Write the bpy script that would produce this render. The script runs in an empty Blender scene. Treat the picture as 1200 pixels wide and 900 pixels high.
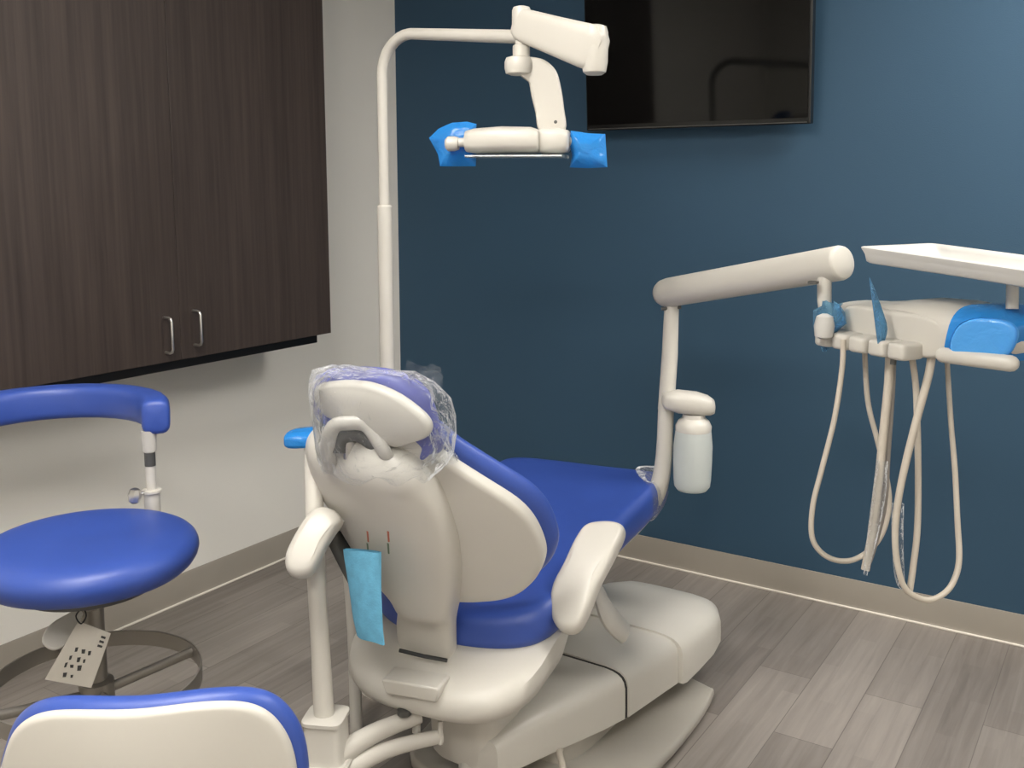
import bpy, bmesh, math, random
from mathutils import Vector, Matrix, noise
random.seed(4)
scene = bpy.context.scene
COL = scene.collection
PI = math.pi
V = Vector

# ------------------------------------------------------------------ camera
CY = 385.0
FPX = math.sqrt(762*1828-(215-CY)**2)
PITCH = math.atan((CY-215)/FPX)
YAW = math.atan(762/math.hypot(FPX, CY-215))
CAM = V((2.773, -3.384, 1.45))
FH = V((-math.sin(YAW), math.cos(YAW), 0)); RT = V((math.cos(YAW), math.sin(YAW), 0))
FW = FH*math.cos(PITCH)+V((0, 0, -math.sin(PITCH))); UP = FH*math.sin(PITCH)+V((0, 0, math.cos(PITCH)))


def at(x, y, d):
    """a measured point of the room at distance d along the view axis"""
    return CAM+(FW*FPX+RT*(x-600)+UP*(CY-y))*(d/FPX)


def on(x, y, ax, v):
    r = FW*FPX+RT*(x-600)+UP*(CY-y)
    return CAM+r*((v-CAM[ax])/r[ax])


def proj(P):
    q = P-CAM; z = q.dot(FW)
    return 600+FPX*q.dot(RT)/z, CY-FPX*q.dot(UP)/z


def unmap(fn, h, px, py, g=(0, .3)):
    """surface coordinates (a, b) of the point of surface fn seen at a measured pixel"""
    a, b = g; e = 1e-4
    for _ in range(25):
        x, y = proj(fn(a, b, h)); xa, ya = proj(fn(a+e, b, h)); xb, yb = proj(fn(a, b+e, h))
        j = ((xa-x)/e, (xb-x)/e, (ya-y)/e, (yb-y)/e); D = j[0]*j[3]-j[1]*j[2]
        dx, dy = px-x, py-y
        da = (dx*j[3]-dy*j[1])/D; db = (dy*j[0]-dx*j[2])/D
        m_ = max(abs(da), abs(db)); k = min(1, .1/m_) if m_ > 0 else 1
        a += da*k; b += db*k
    return a, b


cam = bpy.data.cameras.new('camera'); camo = bpy.data.objects.new('camera', cam); COL.objects.link(camo)
camo.location = CAM
m = Matrix((RT, UP, -FW)).transposed().to_4x4(); m.translation = CAM
camo.matrix_world = m
cam.sensor_fit = 'HORIZONTAL'; cam.sensor_width = 36; cam.lens = 36*FPX/1200
cam.shift_y = -(450-CY)/1200
cam.clip_start = .05
scene.camera = camo

# ------------------------------------------------------------------ materials


def nodes(name):
    mt = bpy.data.materials.new(name); mt.use_nodes = True
    nt = mt.node_tree
    return mt, nt, nt.nodes['Principled BSDF']


def mat(name, col, rough=.5, metal=0, bump=0, bscale=200, vary=.04, vscale=6, coat=0, spec=.5, sub=0):
    mt, nt, b = nodes(name)
    b.inputs['Roughness'].default_value = rough; b.inputs['Metallic'].default_value = metal
    b.inputs['Specular IOR Level'].default_value = spec
    b.inputs['Coat Weight'].default_value = coat
    tc = nt.nodes.new('ShaderNodeTexCoord')
    n = nt.nodes.new('ShaderNodeTexNoise'); n.inputs['Scale'].default_value = vscale; n.inputs['Detail'].default_value = 4
    nt.links.new(tc.outputs['Object'], n.inputs['Vector'])
    r = nt.nodes.new('ShaderNodeValToRGB')
    r.color_ramp.elements[0].position = .3; r.color_ramp.elements[1].position = .7
    r.color_ramp.elements[0].color = [c*(1-vary) for c in col]+[1]
    r.color_ramp.elements[1].color = [min(1, c*(1+vary)) for c in col]+[1]
    nt.links.new(n.outputs['Fac'], r.inputs['Fac']); nt.links.new(r.outputs['Color'], b.inputs['Base Color'])
    if bump:
        n2 = nt.nodes.new('ShaderNodeTexNoise'); n2.inputs['Scale'].default_value = bscale; n2.inputs['Detail'].default_value = 3
        nt.links.new(tc.outputs['Object'], n2.inputs['Vector'])
        bp = nt.nodes.new('ShaderNodeBump'); bp.inputs['Strength'].default_value = bump; bp.inputs['Distance'].default_value = .002
        nt.links.new(n2.outputs['Fac'], bp.inputs['Height']); nt.links.new(bp.outputs['Normal'], b.inputs['Normal'])
    return mt


def film(name, tint, glossy=.25, body=.12, bump=.6):
    """thin clear or tinted plastic film"""
    mt, nt, b = nodes(name)
    out = nt.nodes['Material Output']
    tr = nt.nodes.new('ShaderNodeBsdfTransparent'); tr.inputs['Color'].default_value = (*tint, 1)
    b.inputs['Base Color'].default_value = (*tint, 1); b.inputs['Roughness'].default_value = .12
    tc = nt.nodes.new('ShaderNodeTexCoord'); n = nt.nodes.new('ShaderNodeTexNoise')
    n.inputs['Scale'].default_value = 28; n.inputs['Detail'].default_value = 5; n.inputs['Distortion'].default_value = 1.2
    nt.links.new(tc.outputs['Object'], n.inputs['Vector'])
    bp = nt.nodes.new('ShaderNodeBump'); bp.inputs['Strength'].default_value = bump; bp.inputs['Distance'].default_value = .02
    nt.links.new(n.outputs['Fac'], bp.inputs['Height']); nt.links.new(bp.outputs['Normal'], b.inputs['Normal'])
    lw = nt.nodes.new('ShaderNodeLayerWeight'); lw.inputs['Blend'].default_value = glossy
    nt.links.new(bp.outputs['Normal'], lw.inputs['Normal'])
    ad = nt.nodes.new('ShaderNodeMath'); ad.operation = 'ADD'; ad.use_clamp = True; ad.inputs[1].default_value = body
    nt.links.new(lw.outputs['Fresnel'], ad.inputs[0])
    mx = nt.nodes.new('ShaderNodeMixShader')
    nt.links.new(ad.outputs[0], mx.inputs['Fac']); nt.links.new(tr.outputs[0], mx.inputs[1]); nt.links.new(b.outputs[0], mx.inputs[2])
    nt.links.new(mx.outputs[0], out.inputs['Surface'])
    return mt


M = {}
M['plastic'] = mat('cream_plastic', (.55, .527, .478), .38, bump=.02, bscale=400, vary=.015)
M['plastic_grey'] = mat('warm_grey_plastic', (.48, .462, .425), .42, bump=.02, vary=.02)
M['floor_plate'] = mat('taupe_enamel', (.40, .375, .33), .4, vary=.03)
M['vinyl'] = mat('royal_blue_vinyl', (.034, .076, .335), .40, bump=.12, bscale=700, vary=.05, vscale=9)
M['vinyl_violet'] = mat('violet_blue_vinyl', (.085, .10, .36), .34, bump=.12, bscale=700, vary=.06, vscale=9)
M['dark_metal'] = mat('dark_grey_metal', (.10, .10, .095), .45, .5)
M['steel'] = mat('brushed_steel', (.62, .60, .57), .28, .95)
M['ring_steel'] = mat('dull_grey_steel', (.30, .28, .25), .38, .6)
M['rubber'] = mat('black_rubber', (.02, .02, .02), .6)
M['hose'] = mat('beige_hose', (.52, .47, .40), .45, vary=.05, vscale=20)
M['hose_dark'] = mat('grey_hose', (.33, .30, .27), .45, vary=.05, vscale=20)
M['barrier'] = film('blue_barrier_film', (.035, .30, .80), .25, .62, .3)
M['barrier_light'] = film('light_blue_barrier_film', (.10, .42, .92), .2, .75, .2)
M['barrier_pale'] = film('pale_blue_barrier_film', (.24, .50, .72), .3, .22, .6)
M['bag'] = film('clear_plastic_film', (.96, .97, .98), .12, .035, .9)
M['cloth'] = mat('light_blue_cloth', (.11, .34, .50), .8, bump=.4, bscale=250, vary=.12, vscale=40)
M['tray'] = mat('white_tray', (.54, .53, .505), .3)
M['paper'] = mat('tag_paper', (.52, .49, .43), .7)
M['ink'] = mat('black_ink', (.03, .03, .03), .6)
M['red'] = mat('red_orange_indicator', (.45, .12, .07), .4)
M['green'] = mat('dull_green_indicator', (.12, .16, .10), .4)
M['ceiling'] = mat('ceiling_white', (.75, .74, .71), .9)
M['cab_dark'] = mat('black_cabinet_edge', (.008, .007, .007), .5)
M['black_gloss'] = mat('tv_screen_glass', (.002, .002, .002), .06, spec=.3, vary=0)
M['black_case'] = mat('tv_case', (.006, .006, .006), .25)
M['bottle'] = None


def wall_mat(name, col, rough=.75, spec=.3):
    return mat(name, col, rough, bump=.25, bscale=260, vary=.015, vscale=2, spec=spec)


M['wall_grey'] = wall_mat('warm_grey_paint', (.76, .74, .69))
M['wall_blue'] = wall_mat('slate_blue_paint', (.037, .083, .136), .55, .25)
M['base'] = mat('grey_vinyl_base', (.30, .27, .23), .45, vary=.03)
M['bead'] = mat('pale_sealant_and_glint', (.75, .70, .62), .4)  # sealant along the left wall, painted light reflection along the blue wall

mt, nt, b = nodes('bottle_plastic')
b.inputs['Base Color'].default_value = (.68, .72, .70, 1); b.inputs['Roughness'].default_value = .3
b.inputs['Transmission Weight'].default_value = .35; b.inputs['IOR'].default_value = 1.2
M['bottle'] = mt

mt, nt, b = nodes('lamp_diffuser')
b.inputs['Base Color'].default_value = (.9, .9, .9, 1)
b.inputs['Emission Color'].default_value = (1, .96, .90, 1); b.inputs['Emission Strength'].default_value = 22.0
M['diffuser'] = mt


def wood_floor():
    mt, nt, b = nodes('grey_wood_plank_vinyl')
    L = nt.links
    tc = nt.nodes.new('ShaderNodeTexCoord'); mp = nt.nodes.new('ShaderNodeMapping')
    mp.inputs['Rotation'].default_value = (0, 0, PI/2)
    L.new(tc.outputs['Object'], mp.inputs['Vector'])
    br = nt.nodes.new('ShaderNodeTexBrick')
    br.inputs['Scale'].default_value = 1; br.inputs['Brick Width'].default_value = .92; br.inputs['Row Height'].default_value = .155
    br.inputs['Mortar Size'].default_value = .0012; br.inputs['Mortar Smooth'].default_value = .3; br.offset = .37
    br.inputs['Color1'].default_value = (0, 0, 0, 1); br.inputs['Color2'].default_value = (1, 1, 1, 1); br.inputs['Mortar'].default_value = (.2, .2, .2, 1)
    L.new(mp.outputs[0], br.inputs['Vector'])
    # thin strips printed inside each plank
    br2 = nt.nodes.new('ShaderNodeTexBrick')
    br2.inputs['Scale'].default_value = 1; br2.inputs['Brick Width'].default_value = .46; br2.inputs['Row Height'].default_value = .0517
    br2.inputs['Mortar Size'].default_value = .0006; br2.offset = .5
    br2.inputs['Color1'].default_value = (0, 0, 0, 1); br2.inputs['Color2'].default_value = (1, 1, 1, 1); br2.inputs['Mortar'].default_value = (.3, .3, .3, 1)
    L.new(mp.outputs[0], br2.inputs['Vector'])
    m2 = nt.nodes.new('ShaderNodeMapping'); m2.inputs['Scale'].default_value = (1.6, 26, 1)
    L.new(mp.outputs[0], m2.inputs['Vector'])
    n = nt.nodes.new('ShaderNodeTexNoise'); n.inputs['Scale'].default_value = 1.6; n.inputs['Detail'].default_value = 7; n.inputs['Roughness'].default_value = .6
    n.inputs['Distortion'].default_value = .5
    L.new(m2.outputs[0], n.inputs['Vector'])
    n3 = nt.nodes.new('ShaderNodeTexNoise'); n3.inputs['Scale'].default_value = 2.0
    L.new(tc.outputs['Object'], n3.inputs['Vector'])

    def mul(a, k):
        q = nt.nodes.new('ShaderNodeMath'); q.operation = 'MULTIPLY'; L.new(a, q.inputs[0]); q.inputs[1].default_value = k; return q.outputs[0]

    def add(a, c):
        q = nt.nodes.new('ShaderNodeMath'); q.operation = 'ADD'; L.new(a, q.inputs[0]); L.new(c, q.inputs[1]); return q.outputs[0]
    s = add(add(mul(br.outputs['Color'], .24), mul(br2.outputs['Color'], .13)), add(mul(n.outputs['Fac'], .55), mul(n3.outputs['Fac'], .2)))
    r = nt.nodes.new('ShaderNodeValToRGB')
    e = r.color_ramp.elements
    e[0].position = .22; e[0].color = (.125, .108, .096, 1)
    e[1].position = .90; e[1].color = (.36, .322, .29, 1)
    L.new(s, r.inputs['Fac'])
    mm = nt.nodes.new('ShaderNodeMix'); mm.data_type = 'RGBA'
    mm.inputs[7].default_value = (.07, .06, .052, 1)
    L.new(r.outputs['Color'], mm.inputs[6]); L.new(mul(br.outputs['Fac'], .6), mm.inputs[0])
    L.new(mm.outputs[2], b.inputs['Base Color'])
    b.inputs['Roughness'].default_value = .42
    bp = nt.nodes.new('ShaderNodeBump'); bp.inputs['Strength'].default_value = .12; bp.inputs['Distance'].default_value = .002
    L.new(n.outputs['Fac'], bp.inputs['Height']); L.new(bp.outputs['Normal'], b.inputs['Normal'])
    return mt


def wood_cab():
    mt, nt, b = nodes('dark_brown_laminate')
    L = nt.links
    tc = nt.nodes.new('ShaderNodeTexCoord')
    outs = []
    for sc, det, sd in ((4.0, 6, 0), (15.0, 5, 3.3)):
        mp = nt.nodes.new('ShaderNodeMapping'); mp.inputs['Scale'].default_value = (sc*1.0, sc*1.6, .045*sc); mp.inputs['Location'].default_value = (sd, sd, sd)
        L.new(tc.outputs['Object'], mp.inputs['Vector'])
        n = nt.nodes.new('ShaderNodeTexNoise'); n.inputs['Scale'].default_value = 3; n.inputs['Detail'].default_value = det
        n.inputs['Roughness'].default_value = .62; n.inputs['Distortion'].default_value = .25
        L.new(mp.outputs[0], n.inputs['Vector']); outs.append(n.outputs['Fac'])
    mx = nt.nodes.new('ShaderNodeMix'); mx.data_type = 'FLOAT'; mx.inputs[0].default_value = .55
    L.new(outs[0], mx.inputs[2]); L.new(outs[1], mx.inputs[3])
    r = nt.nodes.new('ShaderNodeValToRGB'); e = r.color_ramp.elements
    e[0].position = .30; e[0].color = (.026, .019, .016, 1)
    e[1].position = .72; e[1].color = (.066, .049, .041, 1)
    x = e.new(.5); x.color = (.046, .034, .029, 1)
    L.new(mx.outputs[0], r.inputs['Fac']); L.new(r.outputs['Color'], b.inputs['Base Color'])
    b.inputs['Roughness'].default_value = .5; b.inputs['Specular IOR Level'].default_value = .35
    return mt


M['floor'] = wood_floor(); M['cab'] = wood_cab()

# ------------------------------------------------------------------ scene helpers
WM = {}


def tag(o, label=None, cat=None, group=None, kind=None):
    for k, v in (('label', label), ('category', cat), ('group', group), ('kind', kind)):
        if v: o[k] = v
    return o


def thing(name, label, cat, loc, rz=0, group=None):
    o = bpy.data.objects.new(name, None); COL.objects.link(o)
    o.location = loc; o.rotation_euler = (0, 0, rz); o.empty_display_size = .1
    WM[o.name] = Matrix.Translation(V(loc)) @ Matrix.Rotation(rz, 4, 'Z')
    return tag(o, label, cat, group)


def obj(name, bm, material, parent=None, origin=None, angle=40, bev=0, sub=0, label=None):
    """links world-space geometry as ONE mesh object"""
    bmesh.ops.remove_doubles(bm, verts=bm.verts, dist=1e-5)
    bmesh.ops.recalc_face_normals(bm, faces=bm.faces)
    me = bpy.data.meshes.new(name)
    mats = material if isinstance(material, (list, tuple)) else [material]
    for q in mats: me.materials.append(q)
    o = bpy.data.objects.new(name, me); COL.objects.link(o)
    if parent is not None:
        Wp = WM[parent.name]; o.parent = parent
    elif origin is not None:
        Wp = Matrix.Translation(V(origin)); o.location = origin
    else:
        Wp = Matrix.Identity(4)
    WM[o.name] = Wp
    bm.transform(Wp.inverted())
    bm.to_mesh(me); bm.free()
    if angle:
        for p in me.polygons: p.use_smooth = True
        me.set_sharp_from_angle(angle=math.radians(angle))
    if bev:
        md = o.modifiers.new('bevel', 'BEVEL'); md.width = bev; md.segments = 3; md.limit_method = 'ANGLE'; md.angle_limit = math.radians(40)
        md.harden_normals = False
    if sub:
        md = o.modifiers.new('sub', 'SUBSURF'); md.levels = sub; md.render_levels = sub
    if label: o['label'] = label
    return o


def loft(bm, rings, cap0=True, cap1=True, closed=True, mi=0):
    vr = [[bm.verts.new(p) for p in r] for r in rings]
    n = len(vr[0])
    for a, b_ in zip(vr, vr[1:]):
        for i in range(n if closed else n-1):
            j = (i+1) % n
            f = bm.faces.new((a[i], a[j], b_[j], b_[i])); f.material_index = mi
    for r, c in ((vr[0], cap0), (vr[-1], cap1)):
        if c:
            ct = V((0, 0, 0))
            for q in r: ct += q.co
            cv = bm.verts.new(ct/n)
            for i in range(n):
                f = bm.faces.new((r[i], r[(i+1) % n], cv)); f.material_index = mi
    return bm


def catmull(pts, k=6):
    P = [V(p) for p in pts]; P = [2*P[0]-P[1]]+P+[2*P[-1]-P[-2]]; out = []
    for i in range(1, len(P)-2):
        for s in range(k):
            t = s/k
            a, b_, c, d = P[i-1:i+3]
            out.append(.5*((2*b_)+(c-a)*t+(2*a-5*b_+4*c-d)*t*t+(3*b_-a-3*c+d)*t**3))
    out.append(P[-2]); return out


def tube(bm, pts, r, seg=14, smooth=0, caps=True, roundend=False, up0=None, flat=1.0, closed=False):
    """tube along a path; r a number or list; flat scales the second axis"""
    if smooth:
        if isinstance(r, (list, tuple)):
            rr = catmull([(x, 0, 0) for x in r], smooth); r = [q.x for q in rr]
        pts = catmull(pts, smooth)
    P = [V(p) for p in pts]; n = len(P)
    if not isinstance(r, (list, tuple)): r = [r]*n
    r = list(r)
    if roundend:
        for side in (0, 1):
            i, j = (0, 1) if side == 0 else (-1, -2)
            d = (P[i]-P[j]).normalized(); R0 = r[i]; base = P[i]
            ex = [(base+d*R0*math.sin(a), R0*math.cos(a)) for a in (PI*.16, PI*.3, PI*.42)]
            if side == 0:
                P = [e[0] for e in reversed(ex)]+P; r = [e[1] for e in reversed(ex)]+r
            else:
                P = P+[e[0] for e in ex]; r = r+[e[1] for e in ex]
        n = len(P)
    t0 = (P[1]-P[0]).normalized()
    up = V(up0) if up0 is not None else (V((0, 0, 1)) if abs(t0.z) < .9 else V((1, 0, 0)))
    rings = []
    for i in range(n):
        if closed: t = (P[(i+1) % n]-P[i-1]).normalized()
        else: t = (P[min(i+1, n-1)]-P[max(i-1, 0)]).normalized()
        up = (up-t*up.dot(t)).normalized(); sd = t.cross(up)
        rings.append([P[i]+(up*math.cos(2*PI*k/seg)*flat+sd*math.sin(2*PI*k/seg))*r[i] for k in range(seg)])
    if closed: rings.append(rings[0]); caps = False
    loft(bm, rings, caps, caps)
    return bm


def lathe(bm, prof, c, axis=(0, 0, 1), seg=32, sx=1, sy=1):
    """prof: (radius, height) pairs"""
    ax = V(axis).normalized(); q = ax.to_track_quat('Z', 'Y'); c = V(c)
    rings = [[c+q @ V((r*sx*math.cos(2*PI*k/seg), r*sy*math.sin(2*PI*k/seg), h)) for k in range(seg)] for r, h in prof]
    return loft(bm, rings)


def box(bm, c, s, mtx=None):
    c = V(c); hx, hy, hz = [q/2 for q in s]
    vs = []
    for x in (-1, 1):
        for y in (-1, 1):
            for z in (-1, 1):
                p = V((x*hx, y*hy, z*hz))
                vs.append(bm.verts.new(c+(mtx @ p if mtx else p)))
    for f in ((0, 1, 3, 2), (4, 6, 7, 5), (0, 4, 5, 1), (2, 3, 7, 6), (0, 2, 6, 4), (1, 5, 7, 3)):
        bm.faces.new([vs[i] for i in f])
    return bm


def frame(x, y=None, z=None):
    """3x3 matrix from approximate axes x and z"""
    x = V(x).normalized(); z = V(z); z = (z-x*z.dot(x)).normalized(); y = z.cross(x)
    return Matrix((x, y, z)).transposed()


def sup(w, h, n=32, e=2.6, cx=0, cy=0):
    """superellipse outline"""
    out = []
    for k in range(n):
        a = 2*PI*k/n; c, s = math.cos(a), math.sin(a)
        out.append((cx+w*math.copysign(abs(c)**(2/e), c), cy+h*math.copysign(abs(s)**(2/e), s)))
    return out


def outline(pts, k=5):
    """smooth closed outline through points"""
    n = len(pts); P = [V((*p, 0)) for p in pts]; out = []
    for i in range(n):
        a, b_, c, d = P[i-1], P[i], P[(i+1) % n], P[(i+2) % n]
        for s in range(k):
            t = s/k
            q = .5*((2*b_)+(c-a)*t+(2*a-5*b_+4*c-d)*t*t+(3*b_-a-3*c+d)*t**3)
            out.append((q.x, q.y))
    return out


def slab(bm, out, prof, fn):
    """rings of a rounded cushion-like slab; prof entries (inset, h) or ('s', scale, h); fn maps (a,b,h) to world"""
    cx = sum(p[0] for p in out)/len(out); cy = sum(p[1] for p in out)/len(out)
    rings = []
    for e in prof:
        ring = []
        for x, y in out:
            dx, dy = x-cx, y-cy; L = math.hypot(dx, dy)
            if e[0] == 's': k = e[1]; h = e[2]
            else: k = max(.02, 1-e[0]/L); h = e[1]
            ring.append(fn(cx+dx*k, cy+dy*k, h))
        rings.append(ring)
    return loft(bm, rings)


def rprof(t0, t1, r, dome=0, dome0=0, n=5):
    """rounded edge profile from height t0 (bottom) to t1 (top)"""
    p = [('s', .03, t0-dome0), ('s', .35, t0-dome0*.9), ('s', .7, t0-dome0*.55)]
    for i in range(n+1):
        a = PI/2*i/n; p.append((r*(1-math.sin(a)), t0+r*(1-math.cos(a))))
    for i in range(n+1):
        a = PI/2*i/n; p.append((r*(1-math.cos(a)), t1-r+r*math.sin(a)))
    p += [('s', .7, t1+dome*.55), ('s', .35, t1+dome*.9), ('s', .03, t1+dome)]
    return p


NB = bmesh.new

# ------------------------------------------------------------------ the room
RX, RY0, CH = 4.3, -4.9, 2.62


def struct(name, lo, hi, material, parent=None):
    bm = NB(); box(bm, [(a+c)/2 for a, c in zip(lo, hi)], [c-a for a, c in zip(lo, hi)])
    o = obj(name, bm, material, parent, angle=0); o['kind'] = 'structure'; return o


struct('floor', (-.1, RY0-.1, -.1), (RX+.1, .1, 0), M['floor'])
struct('ceiling', (-.1, RY0-.1, CH), (RX+.1, .1, CH+.1), M['ceiling'])
struct('wall_left', (-.1, RY0, 0), (0, 0, CH), M['wall_grey'])
struct('wall_back', (-.1, 0, 0), (RX+.1, .1, CH), M['wall_blue'])
struct('wall_right', (RX, RY0, 0), (RX+.1, 0, CH), M['wall_grey'])
struct('wall_front', (-.1, RY0-.1, 0), (RX+.1, RY0, CH), M['wall_grey'])


def baseboard(name, path, n):
    bm = NB()
    prof = [(0, 0), (.013, 0), (.010, .004), (.007, .016), (.006, .098), (.004, .102), (0, .102)]
    rings = [[V(p)+V(n)*a+V((0, 0, h)) for a, h in prof] for p in path]
    loft(bm, rings); o = obj(name, bm, M['base'], angle=30); o['kind'] = 'structure'
    bm = NB(); tube(bm, [V(p)+V(n)*.013+V((0, 0, .003)) for p in path], .0042, 8)
    return o, bm


o, bm = baseboard('baseboard_back', [(0, 0, 0), (RX, 0, 0)], (0, -1, 0))
q = obj('trim_1', bm, M['bead']); q['kind'] = 'structure'  # pale strip paints the light reflected off the baseboard toe
o, bm = baseboard('baseboard_left', [(0, RY0, 0), (0, 0, 0)], (1, 0, 0))
q = obj('trim_2', bm, M['bead']); q['kind'] = 'structure'

o, bm = baseboard('baseboard_right', [(RX, 0, 0), (RX, RY0, 0)], (-1, 0, 0)); bm.free()
o, bm = baseboard('baseboard_front', [(RX, RY0, 0), (0, RY0, 0)], (0, 1, 0)); bm.free()

# ceiling light panels
LABS = ['rectangular ceiling light panel above the head end of the dental chair',
        'ceiling light panel above the right side of the room near the blue wall',
        'ceiling light panel behind the camera over the doorway end']
for i, (x, y, w, h) in enumerate(((1.55, -2.65, .6, 1.1), (3.15, -.75, 1.2, .6), (2.7, -3.95, 1.1, .6))):
    t = thing('ceiling_light', LABS[i], 'light', (x, y, CH-.0), 0, 'ceiling light panels')
    bm = NB()
    for sx, sy, ww, hh in ((0, 1, w+.06, .03), (0, -1, w+.06, .03), (1, 0, .03, h), (-1, 0, .03, h)):
        box(bm, (x+sx*(w/2+.015), y+sy*(h/2+.015), CH-.012), (ww, hh, .024))
    obj('frame', bm, M['ceiling'], t, angle=0)
    bm = NB(); box(bm, (x, y, CH-.008), (w, h, .010)); obj('diffuser', bm, M['diffuser'], t, angle=0)

# ------------------------------------------------------------------ wall cabinet
CX = .33
yR = on(388, 390, 0, CX).y; zB = on(388, 390, 0, CX).z
yS = on(213, 424, 0, CX).y
cw = yR-yS
cab = thing('wall_cabinet', 'dark brown wood grain wall cabinet hanging on the grey wall above the stool', 'cabinet', (0, yR-cw, zB))
yL = yR-2*cw
bm = NB(); box(bm, (.155, (yR+yL)/2, (zB+CH-.15)/2+.02), (.31, yR-yL-.004, CH-.15-zB-.04)); obj('body', bm, M['cab'], cab, angle=0)
bm = NB(); box(bm, (.135, (yR+yL)/2-.002, zB-.012), (.27, yR-yL-.01, .055)); obj('bottom_rail', bm, M['cab_dark'], cab, angle=0, bev=.003)
for k in range(2):
    a = yR-k*cw; b_ = a-cw
    bm = NB(); box(bm, (.321, (a+b_)/2, (zB+CH-.15)/2), (.020, cw-.0016, CH-.15-zB))
    d = obj('door', bm, M['cab'], cab, angle=0, bev=.0015)
    yh = on(226, 364, 0, CX).y if k == 0 else on(192, 372, 0, CX).y
    zt = on(226, 364, 0, CX).z if k == 0 else on(192, 372, 0, CX).z
    zb = zt-.105
    bm = NB()
    tube(bm, [(.329, yh, zt), (.350, yh, zt), (.360, yh, zt-.003), (.364, yh, zt-.012), (.364, yh, zb+.012), (.360, yh, zb+.003), (.350, yh, zb), (.329, yh, zb)], .0042, 10)
    obj('handle', bm, M['steel'], d, label='slim steel bar handle')

# ------------------------------------------------------------------ television
a = on(687, 151, 1, -.09); c = on(949, 148, 1, -.09)
tw = c.x-a.x; th = tw*.58; zc = (a.z+c.z)/2
tv = thing('television', 'black flat screen television mounted high on the blue wall', 'television', ((a.x+c.x)/2, -.03, zc))
tilt = math.radians(4)
fr = Matrix.Rotation(tilt, 3, 'X')
cc = V(((a.x+c.x)/2, -.09, zc))


def tvp(x, y, z): return cc+fr @ V((x, y, z))


bm = NB(); box(bm, tvp(0, .022, th/2), (tw, .036, th), fr); obj('case', bm, M['black_case'], tv, angle=0, bev=.004)
bm = NB(); box(bm, tvp(0, .002, th/2+.006), (tw-.018, .006, th-.03), fr); obj('screen', bm, M['black_gloss'], tv, angle=0)
bm = NB(); box(bm, tvp(0, .001, .006), (tw-.02, .006, .0025), fr); obj('bezel_strip', bm, M['dark_metal'], tv, angle=0)
bm = NB(); box(bm, (cc.x, -.028, zc+th*.5), (.34, .05, .22)); obj('wall_mount', bm, M['dark_metal'], tv, angle=0)

# ------------------------------------------------------------------ dental chair
OX, OY, RZ = 1.455, -1.70, math.radians(7)
cu = V((math.cos(RZ), math.sin(RZ), 0)); cv = V((-math.sin(RZ), math.cos(RZ), 0)); O = V((OX, OY, 0))


def L(u, v, z): return O+cu*u+cv*v+V((0, 0, z))


chair = thing('dental_chair', 'blue upholstered reclining dental chair with cream shell, seen from behind', 'dental chair', (OX, OY, 0), RZ)

# seat: a long cushion rising to the foot end
seat_out = outline([(-.17, .10), (0, .075), (.17, .10), (.245, .17), (.255, .36), (.268, .6), (.288, .80), (.268, .905), (0, .93), (-.20, .90), (-.245, .80), (-.245, .6), (-.25, .36), (-.245, .17)], 4)


def seat_z(u, v):
    s = max(0, min(1, (v-.1)/.8))
    return .366+.140*s+.03*abs(u/.25)**2.5*(1-.6*s)


bm = NB(); slab(bm, seat_out, rprof(0, .105, .04, .0, 0), lambda u, v, h: L(u, v, seat_z(u, v)+h))
obj('seat', bm, M['vinyl'], chair, sub=1)
# hard shell under the seat
so = outline([(-.15, .14), (0, .12), (.15, .14), (.20, .22), (.20, .5), (.17, .76), (0, .80), (-.17, .76), (-.20, .5), (-.20, .22)], 4)
bm = NB(); slab(bm, so, rprof(-.035, .03, .02), lambda u, v, h: L(u, v, seat_z(0, v)+h)); obj('seat_shell', bm, M['plastic_grey'], chair)

# seat pan (big cream housing under the rear)
pan_prof = [(.055, .245, .10), (.085, .25, .13), (.15, .262, .175), (.205, .285, .20), (.235, .32, .215), (.25, .37, .225), (.245, .40, .222), (.22, .412, .20), (.12, .415, .12), (.01, .415, .01)]
bm = NB(); rings = []
for a_, z, b_ in pan_prof:
    rings.append([L(x, y+.16, z+y*(.34 if y < 0 else .18)*max(0, min(1, (z-.26)/.1))) for x, y in sup(a_, b_, 40, 3.0)])
loft(bm, rings); obj('seat_pan', bm, M['plastic'], chair, angle=50)
# stepped lip at the foot of the spine
bm = NB(); q4 = [at(461, 772, 2.27), at(447, 795, 2.21), at(514, 817, 2.17), at(528, 790, 2.23)]
zc4 = sum(p.z for p in q4)/4; rings = []
for dz, k in ((-.035, .9), (-.006, 1.0), (0, .97)):
    rings.append([V((p.x, p.y, zc4))*k+sum(q4, V())/4*(1-k)*1.0+V((0, 0, dz)) if False else V(((p.x-sum(q.x for q in q4)/4)*k+sum(q.x for q in q4)/4, (p.y-sum(q.y for q in q4)/4)*k+sum(q.y for q in q4)/4, zc4+dz)) for p in q4])
loft(bm, rings); obj('pan_step', bm, M['plastic'], chair, bev=.004)


# backrest
def back_c(s):
    """centre line of the backrest: s 0..1 -> (v, z)"""
    return (.085-.20*s-.03*s*s, .44+.50*s)


def backp(u, s, h):
    v, z = back_c(s); dv, dz = -.20-.06*s, .50
    n = math.hypot(dv, dz); nv, nz = dz/n, -dv/n      # normal towards the patient (up and forward)
    bow = .085*min(1, abs(u)/.27)**2
    return L(u, v+nv*(h+bow), z+nz*(h+bow))


def bmap(x, y, h): return backp(x, y/.54, h)


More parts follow.
